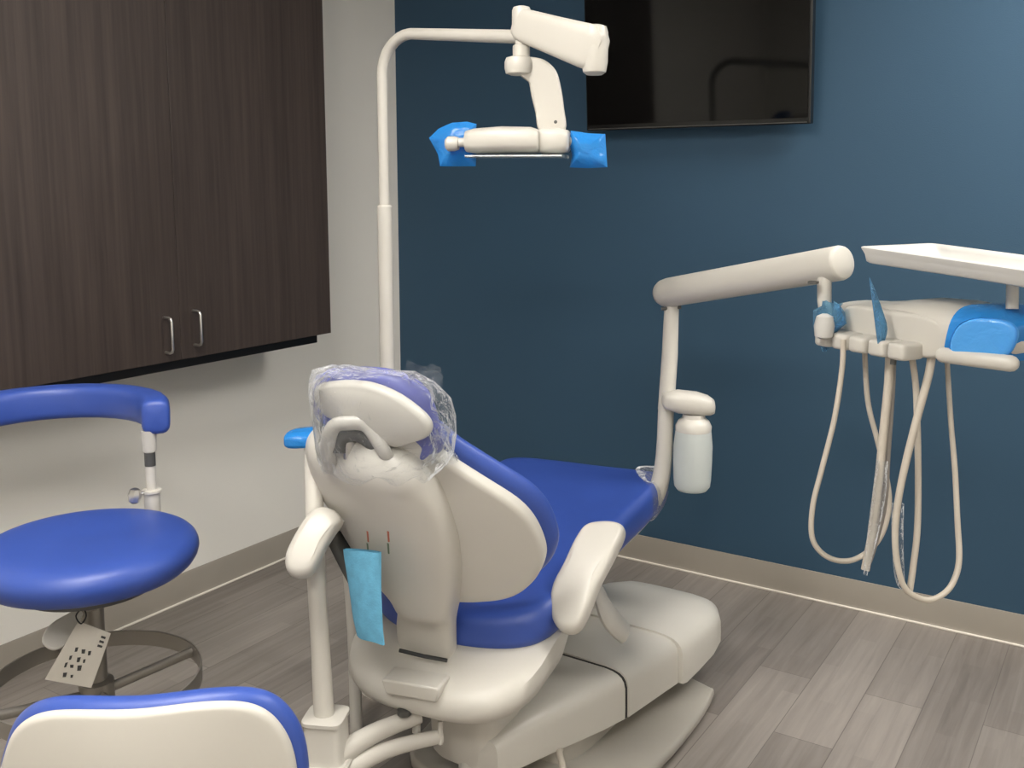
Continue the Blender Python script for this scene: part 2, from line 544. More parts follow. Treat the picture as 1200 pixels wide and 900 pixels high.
bpx = [(430, 512), (480, 512), (520, 540), (560, 565), (600, 590), (622, 612), (635, 640), (636, 660), (625, 682), (600, 700), (560, 706), (530, 706), (490, 706), (462, 690), (440, 664), (418, 630), (398, 598), (376, 560), (388, 528)]
bo = [unmap(bmap, -.02, x, y, (0, .3)) for x, y in bpx]
bout = outline(bo, 4)
bcx = sum(p[0] for p in bo)/len(bo); bcy = sum(p[1] for p in bo)/len(bo)
bout_c = outline([(bcx+(x-bcx)*1.04+.004, bcy+(y-bcy)*1.02+.006) for x, y in bo], 4)
bm = NB(); slab(bm, bout, rprof(-.026, .010, .011, 0, .016), bmap); obj('backrest_shell', bm, M['plastic'], chair, sub=1)
bm = NB(); slab(bm, bout_c, rprof(.011, .056, .022), bmap); obj('backrest_cushion', bm, M['vinyl'], chair, sub=1)

# spine cover behind the backrest
spl = [unmap(bmap, -.07, x, y, (-.1, .3)) for x, y in ((364, 540), (368, 556), (390, 590), (400, 612), (418, 640), (440, 672), (458, 690), (465, 705), (462, 735), (466, 770), (467, 782))]
spr = [unmap(bmap, -.07, x, y, (.1, .3)) for x, y in ((478, 535), (487, 548), (512, 590), (521, 612), (530, 640), (534, 672), (534, 690), (531, 705), (527, 740), (528, 782), (528, 796))]


def lerp_tab(tab, y):
    t = sorted((b_, a_) for a_, b_ in tab)
    if y <= t[0][0]: return t[0][1]
    for (y0, a0), (y1, a1) in zip(t, t[1:]):
        if y <= y1: return a0+(a1-a0)*(y-y0)/max(1e-6, y1-y0)
    return t[-1][1]


ymin = max(min(b_ for a_, b_ in spl), min(b_ for a_, b_ in spr)); ymax = .545
bm = NB(); rings = []
NS = 30
for i in range(NS+1):
    y = ymin+(ymax-ymin)*i/NS
    xl, xr = lerp_tab(spl, y), lerp_tab(spr, y)
    f_ = i/NS
    th_ = .032+.028*max(0, min(1, (f_-.28)/.045))
    k_ = 1.0
    if f_ > .86: q_ = (f_-.86)/.14; k_ = math.sqrt(max(.01, 1-q_*q_*.97)); th_ *= k_
    w = (xr-xl)/2*(.55+.45*k_); xc = (xl+xr)/2
    rings.append([backp(xc+x, y/.54, h-.048) for x, h in sup(w, th_, 36, 3.4)])
loft(bm, rings); sp = obj('spine_cover', bm, M['plastic'], chair, angle=60, sub=1)
dS = (bmap(*spl[-3], -.10)-CAM).dot(FW)
bm = NB(); tube(bm, [at(468, 762, dS-.028), at(497, 769, dS-.040), at(524, 774, dS-.050)], .0046, 8); obj('gap_shade', bm, M['rubber'], chair, label='dark strip standing in for the shaded gap under the foot of the spine')  # solid dark tube painting the shade in the open gap
for (px, mt_, top) in ((431, 'red', 1), (455, 'green', 1)):
    for q_, (ms, s0, s1) in enumerate((('red', .335, .375), ('green', .30, .335))):
        bm = NB()
        i0 = unmap(bmap, -.105, px, 622+q_*14, (0, .3)); i1 = unmap(bmap, -.105, px+1, 634+q_*14, (0, .3))
        tube(bm, [bmap(*i0, -.105), bmap(*i1, -.105)], .0030, 8); obj('indicator', bm, M[ms], sp)

# headrest bracket
dH = (L(.01, -.19, 1.0)-CAM).dot(FW)
bm = NB()
tube(bm, [at(x, y, dH+d_) for x, y, d_ in ((388, 550, .06), (384, 525, .02), (391, 500, .0), (410, 496, -.005), (428, 498, -.005), (440, 512, -.005), (452, 532, .0), (466, 556, .05))], .0155, 14, 4, flat=.75)
obj('headrest_bracket', bm, M['plastic_grey'], chair)
bm = NB(); tube(bm, [at(x, y, dH+.03) for x, y in ((396, 530), (398, 518), (404, 511), (418, 508), (432, 516), (442, 530), (450, 560))], .016, 12, 4)
obj('headrest_hinge', bm, M['dark_metal'], chair, label='dark grey hinge')
bm = NB(); tube(bm, [at(412, 535, dH+.05), at(410, 478, dH+.03)], .022, 12, flat=.5); obj('headrest_post', bm, M['steel'], chair)


# headrest: shell towards the camera, padded cushion beyond it
def hmap(x, y, h):
    dv, dz = -.30, .95; n = math.hypot(dv, dz); tv_, tz = dv/n, dz/n; nv, nz = tz, -tv_
    bow = .022*(abs(x)/.14)**2
    return L(x+.015, -.195+tv_*y+nv*(h+bow), 1.015+tz*y+nz*(h+bow))


hpx = [(369, 470), (368, 456), (380, 451), (405, 449), (432, 452), (462, 464), (490, 484), (503, 500), (500, 513), (482, 520), (462, 525), (450, 515), (436, 497), (420, 488), (400, 487), (382, 488)]
ho = outline([unmap(hmap, -.02, x, y, (0, 0)) for x, y in hpx], 4)
bm = NB(); slab(bm, ho, rprof(-.025, .004, .012, 0, .01), hmap); obj('headrest_shell', bm, M['plastic'], chair, sub=1)
hcpx = [(369, 452), (371, 440), (385, 434), (410, 432), (440, 433), (470, 440), (495, 456), (507, 478), (513, 500), (518, 526), (502, 544), (470, 546), (445, 528), (410, 500), (380, 490), (369, 472)]
hc = outline([unmap(hmap, .03, x, y, (0, 0)) for x, y in hcpx], 4)
bm = NB(); slab(bm, hc, rprof(.005, .060, .026, .006), hmap); obj('headrest_cushion', bm, M['vinyl_violet'], chair, sub=1)


# armrests
def armrest(p0, p1, side, r0=.045, r1=.052):
    p0, p1 = V(p0), V(p1); ax = (p1-p0).normalized(); n = V((0, 0, 1)); n = (n-ax*n.dot(ax)).normalized(); sd = ax.cross(n)
    Lh = (p1-p0).length/2; ctr = (p0+p1)/2
    ol = outline([(-Lh, 0), (-Lh*.88, .038), (-Lh*.3, .047), (Lh*.5, .05), (Lh*.93, .043), (Lh, 0), (Lh*.93, -.043), (Lh*.5, -.05), (-Lh*.3, -.047), (-Lh*.88, -.038)], 4)
    bm = NB()
    slab(bm, ol, rprof(-.032, .030, .026, .004), lambda a_, b_, h: ctr+ax*a_+sd*b_+n*(h-.12*(a_*a_)/Lh*1.2))
    return bm


a0 = on(690, 675, 0, 1.72); aax = V((-.02, .20, .185)).normalized(); asd = V((1, .05, 0)); asd = (asd-aax*asd.dot(aax)).normalized(); an = asd.cross(aax)


def amap(x, y, h): return a0+asd*x+aax*y+an*(h-1.0*y*y)


apx = [(700, 609), (718, 609), (729, 614), (728, 626), (714, 655), (700, 682), (688, 712), (676, 734), (662, 738), (650, 731), (643, 712), (646, 685), (658, 660), (674, 628), (686, 613)]
bm = NB(); slab(bm, outline([unmap(amap, .02, x, y, (0, 0)) for x, y in apx], 4), rprof(-.022, .024, .018, .003), amap); obj('armrest', bm, M['plastic'], chair, sub=1)
bm = NB(); tube(bm, [on(686, 690, 0, 1.71), L(.20, .30, .43), L(.12, .34, .40)], [.03, .022, .02], 12, 4, flat=.6); obj('armrest_bracket', bm, M['dark_metal'], chair)
p1 = at(395, 602, 2.13)
a1 = at(367, 632, 2.07); sd1 = RT; ax1 = (UP*.85+FW*.5).normalized(); n1 = sd1.cross(ax1)


def amap2(x, y, h): return a1+sd1*x+ax1*y+n1*(h-1.2*y*y)


apx2 = [(376, 592), (390, 595), (400, 606), (393, 618), (382, 636), (370, 660), (361, 671), (347, 674), (335, 667), (333, 650), (340, 632), (352, 611), (364, 597)]
bm = NB(); slab(bm, outline([unmap(amap2, .015, x, y, (0, 0)) for x, y in apx2], 4), rprof(-.03, .018, .018, .003), amap2); obj('armrest', bm, M['plastic'], chair, sub=1)
bm = NB(); tube(bm, [p1+V((0, 0, -.01)), L(-.22, .06, .60), L(-.19, .2, .46)], .018, 12, 4, flat=.7); obj('armrest_bracket', bm, M['plastic_grey'], chair)

bm = NB(); tube(bm, [at(696, 684, 2.50), at(704, 702, 2.51), at(715, 724, 2.51), at(732, 742, 2.54)], [.016, .024, .034, .03], 14, 5, flat=.5); obj('support_strut', bm, M['plastic_grey'], chair)

# clear film over the toe end of the seat
bm = NB()
slab(bm, outline([(.17, .90), (.20, .84), (.23, .80), (.284, .76), (.297, .83), (.285, .905), (.25, .938), (.19, .935)], 4), rprof(-.004, .109, .04), lambda u, v, h: L(u, v, seat_z(u, v)+h))
obj('toe_cover_film', bm, M['bag'], chair, label='wrinkled clear film over the toe corner of the seat')

# lift column and base
bm = NB(); rings = []
cc0 = V((1.475, -1.535, 0))
for z, a_, b_ in ((.085, .085, .075), (.10, .095, .085), (.20, .10, .09), (.255, .10, .09)):
    rings.append([cc0+V((x, y, z)) for x, y in sup(a_, b_, 32, 3.5)])
loft(bm, rings); obj('lift_column', bm, M['plastic'], chair)
bm = NB(); tube(bm, [V((1.50, -1.60, .0)), V((1.50, -1.59, .10))], .03, 14)
obj('column_foot', bm, M['plastic_grey'], chair)


def cover(name, secs, e=4.0, mt_=None, bev=0):
    bm = NB(); rings = []
    for y, x0, x1, z0, z1, r in secs:
        ring = []
        # cross-section: flat bottom, rounded top shoulders
        w = (x1-x0)/2; cx_ = (x0+x1)/2
        N = 14
        ring.append(V((cx_-w, y, z0)))
        for k in range(N+1):
            a_ = PI-PI*k/N; c_, s_ = math.cos(a_), math.sin(a_)
            ring.append(V((cx_+w*math.copysign(abs(c_)**(2/e), c_), y, z0+.03+(z1-z0-.03)*abs(s_)**(2/r))))
        ring.append(V((cx_+w, y, z0)))
        rings.append(ring)
    loft(bm, rings)
    return obj(name, bm, mt_ or M['plastic_grey'], chair, angle=35)


cover('base_cover_near', [(-1.615, 1.46, 1.55, .10, .14, 3), (-1.605, 1.42, 1.585, .09, .17, 3.5), (-1.57, 1.40, 1.60, .085, .185, 4), (-1.42, 1.38, 1.65, .085, .20, 5), (-1.30, 1.37, 1.70, .09, .212, 5), (-1.229, 1.37, 1.726, .095, .218, 5)], 7, M['plastic'])
cover('base_cover_middle', [(-1.222, 1.36, 1.732, .098, .223, 5), (-1.15, 1.36, 1.745, .10, .226, 5), (-.995, 1.36, 1.768, .10, .226, 5), (-.985, 1.36, 1.768, .10, .226, 5)], 7, M['plastic'])
cover('seam_shade', [(-1.2288, 1.372, 1.7275, .097, .2185, 5), (-1.2224, 1.372, 1.7285, .097, .2190, 5)], 7, M['rubber'])  # black insert fills the open gap to paint its shade as a dark line
cover('base_cover_far', [(-.99, 1.352, 1.782, .10, .232, 4.5), (-.975, 1.35, 1.788, .10, .234, 4.5), (-.90, 1.352, 1.793, .105, .232, 4.5), (-.80, 1.362, 1.795, .11, .228, 4), (-.72, 1.385, 1.785, .115, .222, 3.5), (-.66, 1.42, 1.755, .12, .212, 3), (-.625, 1.47, 1.70, .13, .198, 2.6), (-.61, 1.53, 1.63, .145, .175, 2)], 6, M['plastic'])
bm = NB(); rings = []
for z, g in ((.0, 0), (.085, 0), (.12, -.02)):
    rings.append([V((1.56+x*(1+g), -1.06+y*(1+g), z)) for x, y in sup(.11, .36, 32, 5)])
loft(bm, rings); obj('base_pedestal', bm, M['floor_plate'], chair)
# plate lying on the floor
bm = NB(); po = outline([(1.24, -.84), (1.5, -.82), (1.66, -.805), (1.69, -.805), (1.80, -.84), (1.82, -.86), (1.838, -1.0), (1.84, -1.25), (1.80, -1.48), (1.68, -1.56), (1.45, -1.60), (1.28, -1.55), (1.22, -1.2)], 4)
slab(bm, po, rprof(.004, .034, .012), lambda x, y, h: V((x, y, h))); obj('base_plate', bm, M['floor_plate'], chair)
# cable loop beside the base
bm = NB(); tube(bm, [V((1.62, -1.37, .055)), V((1.655, -1.44, .085)), V((1.70, -1.50, .08)), V((1.74, -1.58, .02)), V((1.76, -1.68, .012))], .008, 10, 5); obj('cable', bm, M['hose'], chair)

# ------------------------------------------------------------------ assistant's arm (left of the chair)
B0 = V((1.19, -1.775, 0))
asst = thing('assistant_unit', 'cream side arm on a vertical post left of the dental chair', 'side unit', (B0.x, B0.y, 0))
dB = 2.17


def A(x, y, d=dB): return at(x, y, d)


bm = NB(); rings = []
hb = A(383, 880); fwd_ = V((.30, .95, 0)).normalized(); rr = Matrix.Rotation(math.radians(25), 3, 'Z')
zt = A(385, 833).z; zb = A(385, 886).z
for z, s in ((zb, .046), (zb+.012, .043), (zt-.012, .041), (zt-.010, .045), (zt-.002, .045), (zt, .042)):
    rings.append([V((hb.x, hb.y, z))+rr @ V((x, y, 0)) for x, y in sup(s, s, 24, 5)])
loft(bm, rings); obj('elbow_block', bm, M['plastic'], asst)
bm = NB(); rings = []
for z, s in ((zb-.07, .035), (zb-.03, .052), (zb-.006, .056), (zb, .052)):
    rings.append([V((hb.x, hb.y, z))+rr @ V((x, y, 0)) for x, y in sup(s, s, 24, 4)])
loft(bm, rings); obj('elbow_socket', bm, M['plastic'], asst)
bm = NB(); tube(bm, [V((hb.x, hb.y, 0.0)), V((hb.x, hb.y, .03)), V((hb.x, hb.y, zb-.06))], [.05, .03, .028], 20); obj('foot_post', bm, M['plastic_grey'], asst)
ptop = V((hb.x-.012, hb.y+.0, A(370, 540).z))
bm = NB(); tube(bm, [V((hb.x-.005, hb.y, zt-.005)), V((hb.x-.014, hb.y+.004, zt+.15)), V((hb.x-.022, hb.y+.006, zt+.35)), at(367, 519, 2.19)], [.0225, .0205, .020, .020], 18, 5)
obj('post', bm, M['plastic'], asst)
# bars back to the lift column
e0 = V((hb.x, hb.y, zb+.0)); e1 = A(492, 838, 2.27); e2 = A(518, 862, 2.27)
bm = NB(); tube(bm, [e0+V((.02, 0, .0)), (e0+e1)/2+V((0, 0, .004)), e1], [.024, .019, .016], 14, 4, flat=1.2); obj('link_bar', bm, M['plastic'], asst)
bm = NB(); tube(bm, [e0+V((.03, 0, -.035)), (e0+e2)/2+V((0, 0, -.012)), e2], [.02, .016, .014], 14, 4, flat=1.2); obj('link_bar', bm, M['plastic'], asst)
bm = NB(); lathe(bm, [(.013, 0), (.016, .003), (.016, .014), (.010, .017), (.004, .018)], A(474, 838, 2.24)); obj('pivot_bolt', bm, M['dark_metal'], asst)
bm = NB(); tube(bm, [A(488, 826, 2.28), A(488, 858, 2.28)], .010, 12); obj('hinge_pin', bm, M['plastic'], asst)
bm = NB(); tube(bm, [A(516, 845, 2.26), A(516, 872, 2.26)], .006, 10); obj('hinge_pin', bm, M['plastic'], asst)
# grey column behind
gx = on(418, 862, 2, 0)
bm = NB(); tube(bm, [V((gx.x, gx.y, 0)), V((gx.x-.005, gx.y, .35)), V((gx.x-.02, gx.y-.02, .62)), V((gx.x-.06, gx.y-.06, .74))], .0165, 14, 5); obj('support_column', bm, M['plastic_grey'], asst)
# holder with barrier at the top of the post
pt = A(357, 512, 2.2)
bm = NB(); ol = outline([(-.035, -.03), (0, -.038), (.07, -.035), (.075, .02), (.03, .04), (-.03, .03)], 4)
slab(bm, ol, rprof(-.012, .006, .008), lambda x, y, h: pt+RT*x+FH*y+V((0, 0, h-.35*0))); ho_ = obj('instrument_holder', bm, M['plastic'], asst)
bm = NB(); slab(bm, [(x*1.1, y*1.1) for x, y in ol], rprof(-.013-.004, .012, .010, .006), lambda x, y, h: pt+RT*x+FH*y+V((0, 0, h+max(0, x)*.12)))
obj('barrier_film', bm, M['barrier'], asst, label='bright blue barrier film over the holder')
bm = NB(); tube(bm, [pt+RT*.02+V((0, 0, -.006)), at(367, 527, 2.19)], .012, 14); obj('holder_neck', bm, M['plastic'], asst)
# dark sling bracket behind the armrest
bm = NB(); tube(bm, [A(385, 612, 2.22), A(398, 640, 2.2), A(420, 690, 2.22), A(425, 700, 2.26)], [.020, .024, .016, .01], 12, 4, flat=.5); obj('sling_bracket', bm, M['dark_metal'], asst)

# blue pouch hanging there
P0 = A(428, 645, 2.06)
bm = NB()
rings = []
pr = [(643, 404, 446, .010), (650, 405, 446, .016), (690, 410, 446, .020), (725, 413, 448, .018), (742, 418, 450, .014)]
for y, x0, x1, th_ in pr:
    pL, pR = A(x0, y, 2.10), A(x1, y+ (14 if y > 700 else 4), 2.03)
    t = (pR-pL); n = V((t.y, -t.x, 0)).normalized()
    ring = []
    K = 9
    for k in range(K+1):
        s = k/K; ring.append(pL+t*s+n*(th_*math.sin(PI*s)**.6*.55+.002+.0035*math.sin(7*s+y*.05)))
    for k in range(K, -1, -1):
        s = k/K; ring.append(pL+t*s-n*(th_*math.sin(PI*s)**.6*.55+.002))
    rings.append(ring)
loft(bm, rings, cap0=False)
pouch = obj('cloth_pouch', bm, M['cloth'], None, origin=P0, angle=60)
tag(pouch, 'light blue cloth pouch hanging left of the chair spine', 'pouch')

# ------------------------------------------------------------------ clear bag over the headrest
bm = NB()
hcw = L(.015, -.19, 1.0)
bag_rings = []
prof = [(.875, .120, .055, -.02, 0), (.895, .138, .070, -.012, 0), (.92, .148, .078, -.006, 0), (.96, .153, .080, 0, 0), (1.0, .155, .082, 0, 0), (1.035, .150, .082, -.002, 0), (1.065, .135, .075, -.008, 0), (1.088, .105, .058, -.014, 0), (1.096, .05, .03, -.012, 0)]
for i, (z, a_, b_, du, dv) in enumerate(prof):
    ring = []
    for k in range(72):
        t = 2*PI*k/72
        x = a_*math.copysign(abs(math.cos(t))**.8, math.cos(t)); y = b_*math.copysign(abs(math.sin(t))**.8, math.sin(t))
        y += .05*(abs(x)/.15)**2 - .03
        p = L(x+du+.024, y-.205-dv*.0+(z-.95)*-.18, z)
        nn = noise.noise_vector(p*13)*.009+noise.noise_vector(p*34)*.004
        amp = .5 if 1 < i < 6 else 1.0
        ring.append(p+nn*amp+V((0, 0, .008*math.sin(9*t)*(1 if i == 0 else 0))))
    bag_rings.append(ring)
loft(bm, bag_rings, False, True)
# gathered tuft of film standing up behind the right side
tb = at(486, 452, dH+.02)-V((0, 0, 0))
for (x0, x1, h, d) in ((-.02, .06, .055, 0), (.0, .05, .04, .02)):
    rows = []
    for j in range(7):
        row = []
        for k in range(9):
            s = k/8; q_ = tb+cu*(x0+(x1-x0)*s)+cv*d+V((0, 0, h*j/6-.01))
            row.append(q_+noise.noise_vector(q_*40)*.010)
        rows.append(row)
    loft(bm, rows, False, False, closed=False)
# twisted gather at the right, running down to the backrest cushion
g0, g1 = at(511, 498, dH), at(520, 540, dH+.03)
rg = []
for j in range(9):
    s = j/8; c_ = g0.lerp(g1, s); r_ = .030-.012*math.sin(PI*s)
    rg.append([c_+(cu*math.cos(2*PI*k/28)+V((0, 0, 1))*0+cv*math.sin(2*PI*k/28))*r_*(1+.28*math.sin(k*2.9)) for k in range(28)])
loft(bm, rg, False, False)
bag = obj('plastic_cover', bm, M['bag'], None, origin=(hcw.x, hcw.y, .86), angle=25)
tag(bag, 'crinkled clear plastic bag wrapped over the chair headrest', 'plastic cover')

# ------------------------------------------------------------------ dental light
PX, PY = at(454, 430, 2.78).x, at(454, 430, 2.78).y
light = thing('dental_light', 'cream overhead dental lamp on a tall bent pole behind the chair', 'dental light', (PX, PY, 0))
zs = at(447, 240, 2.75).z
zt = at(470, 50, 2.76).z
bm = NB(); tube(bm, [V((PX, PY, 0)), V((PX, PY, .03)), V((PX, PY, .031)), V((PX, PY, zs-.004)), V((PX, PY, zs))], [.10, .10, .0205, .0205, .018], 24); obj('lower_pole', bm, M['plastic'], light, angle=30)
TE = at(602, 43, 2.42); TE2 = at(692, 46, 2.28)
hd = (V((TE.x, TE.y, 0))-V((PX, PY, 0))).normalized()
pts = [V((PX, PY, zs-.01)), V((PX, PY, zt-.16))]
R_ = .10; zc_ = zt
for k in range(0, 9):
    a_ = PI/2*k/8; pts.append(V((PX, PY, zt-R_))+hd*R_*(1-math.cos(a_))+V((0, 0, R_*math.sin(a_))))
pts += [TE, TE2]
bm = NB(); tube(bm, pts, [.0145]*(len(pts)-2)+[.0165, .017], 20); obj('bent_pole', bm, M['plastic'], light)
# far/right end joint and flex arm back to the lamp
J = at(697, 57, 2.26); K0 = at(611, 29, 2.36)
bm = NB(); lathe(bm, [(.018, -.058), (.026, -.052), (.030, -.03), (.030, .035), (.026, .048), (.015, .052)], J+V((0, 0, .0)), seg=28); obj('end_joint', bm, M['plastic'], light)
ax = (K0-J).normalized(); fr2 = frame(ax, z=(0, 0, 1))
bm = NB(); rings = []
Ln = (K0-J).length
for s, w, h in ((-.10, .022, .030), (-.02, .030, .050), (.1, .031, .050), (.5, .028, .044), (.9, .025, .039), (1.0, .023, .036), (1.07, .017, .026)):
    rings.append([J+ax*Ln*s+fr2 @ V((0, x, y)) for x, y in sup(w, h, 28, 4)])
loft(bm, rings); obj('flex_arm', bm, M['plastic'], light, angle=50)
bm = NB(); lathe(bm, [(.014, -.028), (.021, -.022), (.0225, 0), (.0225, .032), (.019, .040), (.008, .043)], K0, seg=28); obj('arm_knuckle', bm, M['plastic'], light)
kz0 = K0.z-.025; N0 = V((K0.x, K0.y, kz0))
ne = at(612, 70, 2.36)
bm = NB(); lathe(bm, [(.014, 0), (.015, -.012), (.015, -.020), (.0205, -.024), (.0205, -.050), (.017, -.054)], N0, seg=24); obj('swivel_collar', bm, M['plastic'], light)
# elbow and flat yoke
yc = at(608, 77, 2.36)
bm = NB(); lathe(bm, [(.02, -.022), (.031, -.018), (.034, -.006), (.034, .008), (.030, .018), (.02, .021)], yc, seg=28)
yk = obj('yoke_disc', bm, M['plastic'], light, angle=50)
yo = outline([at_ for at_ in ((.012, .018), (.035, .019), (.062, .012), (.088, -.012), (.100, -.05), (.108, -.10), (.112, -.148), (.080, -.155), (.048, -.150), (.040, -.11), (.030, -.07), (.022, -.035), (.0, -.02), (-.012, 0))], 4)
bm = NB(); slab(bm, yo, rprof(-.014, .012, .008), lambda x, y, h: yc+RT*x-FH*h+V((0, 0, y))); yk = obj('yoke', bm, M['plastic'], light, angle=60)
bm = NB()
for (x, y) in ((651, 143),): lathe(bm, [(.004, 0), (.004, .006), (.001, .007)], at(x, y, 2.345), axis=-FH, seg=12)
obj('screw', bm, M['dark_metal'], yk)
# lamp head, seen edge-on
LC = at(600, 166, 2.40)
lx = (RT*.985-FH*.17).normalized(); lfr = frame(lx, z=(0, 0, 1))
bm = NB(); rings = []
for x, w, h, dz in ((-.108, .050, .020, 0), (-.104, .066, .026, 0), (-.085, .075, .030, .001), (-.02, .082, .032, .003), (.05, .080, .031, .002), (.068, .075, .027, 0), (.073, .07, .024, 0)):
    rings.append([LC+lfr @ V((x, a_, b_*1.0+dz)) for a_, b_ in sup(w, h, 32, 3.5)])
loft(bm, rings); lh = obj('lamp_head', bm, M['plastic'], light, angle=50)
bm = NB(); rings = []
for x, w, h in ((.070, .05, .028), (.078, .055, .031), (.115, .055, .031), (.135, .05, .026), (.14, .04, .018)):
    rings.append([LC+lfr @ V((x, a_, b_)) for a_, b_ in sup(w, h, 28, 3.5)])
loft(bm, rings); obj('end_housing', bm, M['plastic'], lh, angle=50)
bm = NB(); rings = []
for x, w, h in ((-.10, .075, .004), (.13, .075, .004)):
    rings.append([LC+lfr @ V((x, a_, b_-.036)) for a_, b_ in sup(w, h, 28, 4)])
mt, nt, b = nodes('lens_clear'); b.inputs['Base Color'].default_value = (.8, .85, .85, 1); b.inputs['Roughness'].default_value = .1; b.inputs['Transmission Weight'].default_value = .7
M['lens'] = mt
loft(bm, rings); obj('lens', bm, M['lens'], lh)
bm = NB(); tube(bm, [LC+lfr @ V((-.10, 0, 0)), LC+lfr @ V((-.145, 0, -.002))], .011, 14); lathe(bm, [(.006, -.012), (.015, -.010), (.018, 0), (.018, .016), (.012, .022), (.004, .022)], LC+lfr @ V((-.142, 0, -.004)), axis=-lx, seg=20)
obj('handle', bm, M['plastic'], lh)
bm = NB(); tube(bm, [LC+lfr @ V((.13, 0, 0)), LC+lfr @ V((.20, 0, -.004))], .012, 14, roundend=True); obj('handle', bm, M['plastic'], lh)


def film_sheet(bm, corners_out, fr_, c0, thick, seed=0):
    """folded double sheet with slight waves"""
    for sgn in (-1, 1):
        ol_ = corners_out
        cx_ = sum(p[0] for p in ol_)/len(ol_); cz_ = sum(p[1] for p in ol_)/len(ol_)
        rings = []
        for s in (1, .8, .6, .4, .2, .02):
            ring = []
            for x, z in ol_:
                xx, zz = cx_+(x-cx_)*s, cz_+(z-cz_)*s
                w = .004*math.sin(60*xx+seed)*math.cos(45*zz)
                ring.append(c0+fr_ @ V((xx, sgn*thick*(1-s**3)+w, zz)))
            rings.append(ring)
        loft(bm, rings, False, True)
    return bm


def poly(pts, k=5):
    out = []
    n = len(pts)
    for i in range(n):
        a_, b_ = V(pts[i]), V(pts[(i+1) % n])
        for s in range(k): out.append(tuple(a_.lerp(b_, s/k)))
    return out


def pxl(pts, d=2.40): return [((x-600)/FPX*d, (166-y)/FPX*d) for x, y in pts]


bm = NB(); film_sheet(bm, poly(pxl([(498, 160), (510, 149), (527, 142), (545, 141), (557, 144), (556, 156), (548, 170), (557, 177), (556, 194), (512, 194), (509, 180)])), lfr, LC+FH*.045, .020); obj('barrier_film', bm, M['barrier'], light, label='bright blue barrier film wrapped on the left lamp handle', angle=50)
bm = NB(); film_sheet(bm, poly(pxl([(669, 154), (690, 157), (709, 158), (712, 196), (690, 197), (668, 196), (671, 182), (668, 170)])), lfr, LC, .022, 2); obj('barrier_film', bm, M['barrier'], light, label='bright blue barrier film wrapped on the right lamp handle', angle=50)

# ------------------------------------------------------------------ delivery unit
D0 = at(778, 560, 2.82)
dlv = thing('delivery_unit', 'cream swing arm with instrument console, hoses and holder at the blue wall', 'delivery unit', (D0.x, D0.y, 0))
bm = NB()
base_p = V((1.47, -.93, .20))
tube(bm, [base_p, base_p+V((.0, .01, .06)), at(672, 690, 2.84), at(692, 652, 2.88), at(737, 612, 2.88), at(766, 582, 2.85), at(777, 545, 2.83), at(781, 470, 2.82)], [.04, .034, .036, .046, .042, .029, .0238, .0222], 20, 5)
tube(bm, [at(780.5, 480, 2.82), at(785, 415, 2.81), at(787, 360, 2.80), at(787, 350, 2.80)], [.0232, .0226, .0205, .0195], 20)
obj('post', bm, M['plastic'], dlv)
bm = NB(); tube(bm, [at(775, 362, 2.79), at(798, 360, 2.79)], .005, 10); obj('hinge', bm, M['dark_metal'], dlv)
AL, AR = at(782, 343, 2.80), at(974, 310, 2.30)
bm = NB(); dA = (AR-AL).normalized()
tube(bm, [AL-dA*.030, AL-dA*.026, AL-dA*.012, AL+dA*.01, AR, AR+dA*.026, AR+dA*.034, AR+dA*.036], [.022, .032, .0385, .041, .0405, .0405, .038, .034], 40)
obj('swing_arm', bm, M['plastic'], dlv, angle=60)
bm = NB(); tube(bm, [at(966, 325, 2.30), at(966, 352, 2.30), at(968, 372, 2.30)], [.0165, .016, .014], 18); obj('drop_stem', bm, M['plastic'], dlv)
bm = NB(); box(bm, at(953, 331, 2.28), (.02, .02, .006)); obj('arm_stop', bm, M['dark_metal'], dlv)
# bottle bracket cap
bc = at(808, 472, 2.78)
bx_ = (RT*.97+FH*.05).normalized()
bm = NB(); rings = []
for x, w, h, dz in ((-.072, .010, .008, .006), (-.066, .024, .020, .006), (-.03, .036, .030, .004), (.02, .040, .030, -.002), (.050, .036, .025, -.007), (.062, .026, .019, -.010), (.066, .01, .008, -.012)):
    rings.append([bc+RT*x*1.07+FH*a_+V((0, 0, b_+dz)) for a_, b_ in sup(w*1.07, h*1.07, 24, 2.8)])
loft(bm, rings); obj('bottle_cap_housing', bm, M['plastic'], dlv, angle=60)
# console head
cd = V((.88, -.47, 0)).normalized(); cb = V((.47, .88, 0)).normalized()
HC = at(1068, 381, 2.20)


def K(x, y, z): return HC+cd*x+cb*y+V((0, 0, z))


bm = NB(); rings = []
for x, w, z0, z1 in ((-.235, .05, -.022, .014), (-.228, .07, -.034, .024), (-.205, .082, -.040, .030), (-.14, .09, -.044, .034), (-.08, .10, -.048, .042), (0, .115, -.052, .056), (.07, .12, -.054, .058), (.14, .12, -.050, .052), (.20, .11, -.044, .042), (.235, .095, -.036, .026), (.250, .07, -.026, .012), (.256, .03, -.01, 0)):
    zc2 = (z0+z1)/2; hh = (z1-z0)/2
    rings.append([K(x, a_+.06, b_+zc2) for a_, b_ in sup(w, hh, 32, 3.2)])
loft(bm, rings); con = obj('console', bm, M['plastic'], dlv, angle=60)
# raised front apron, rounded on the right
bm = NB(); ol = outline([(-.10, .035), (0, .036), (.09, .03), (.128, -.005), (.112, -.046), (.05, -.058), (-.06, -.048), (-.11, -.03), (-.115, .01)], 4)
slab(bm, ol, rprof(0, .022, .014), lambda x, z, h: K(x*1.22-.005, -.058-h+.02, z)); obj('front_apron', bm, M['plastic'], con, sub=1)
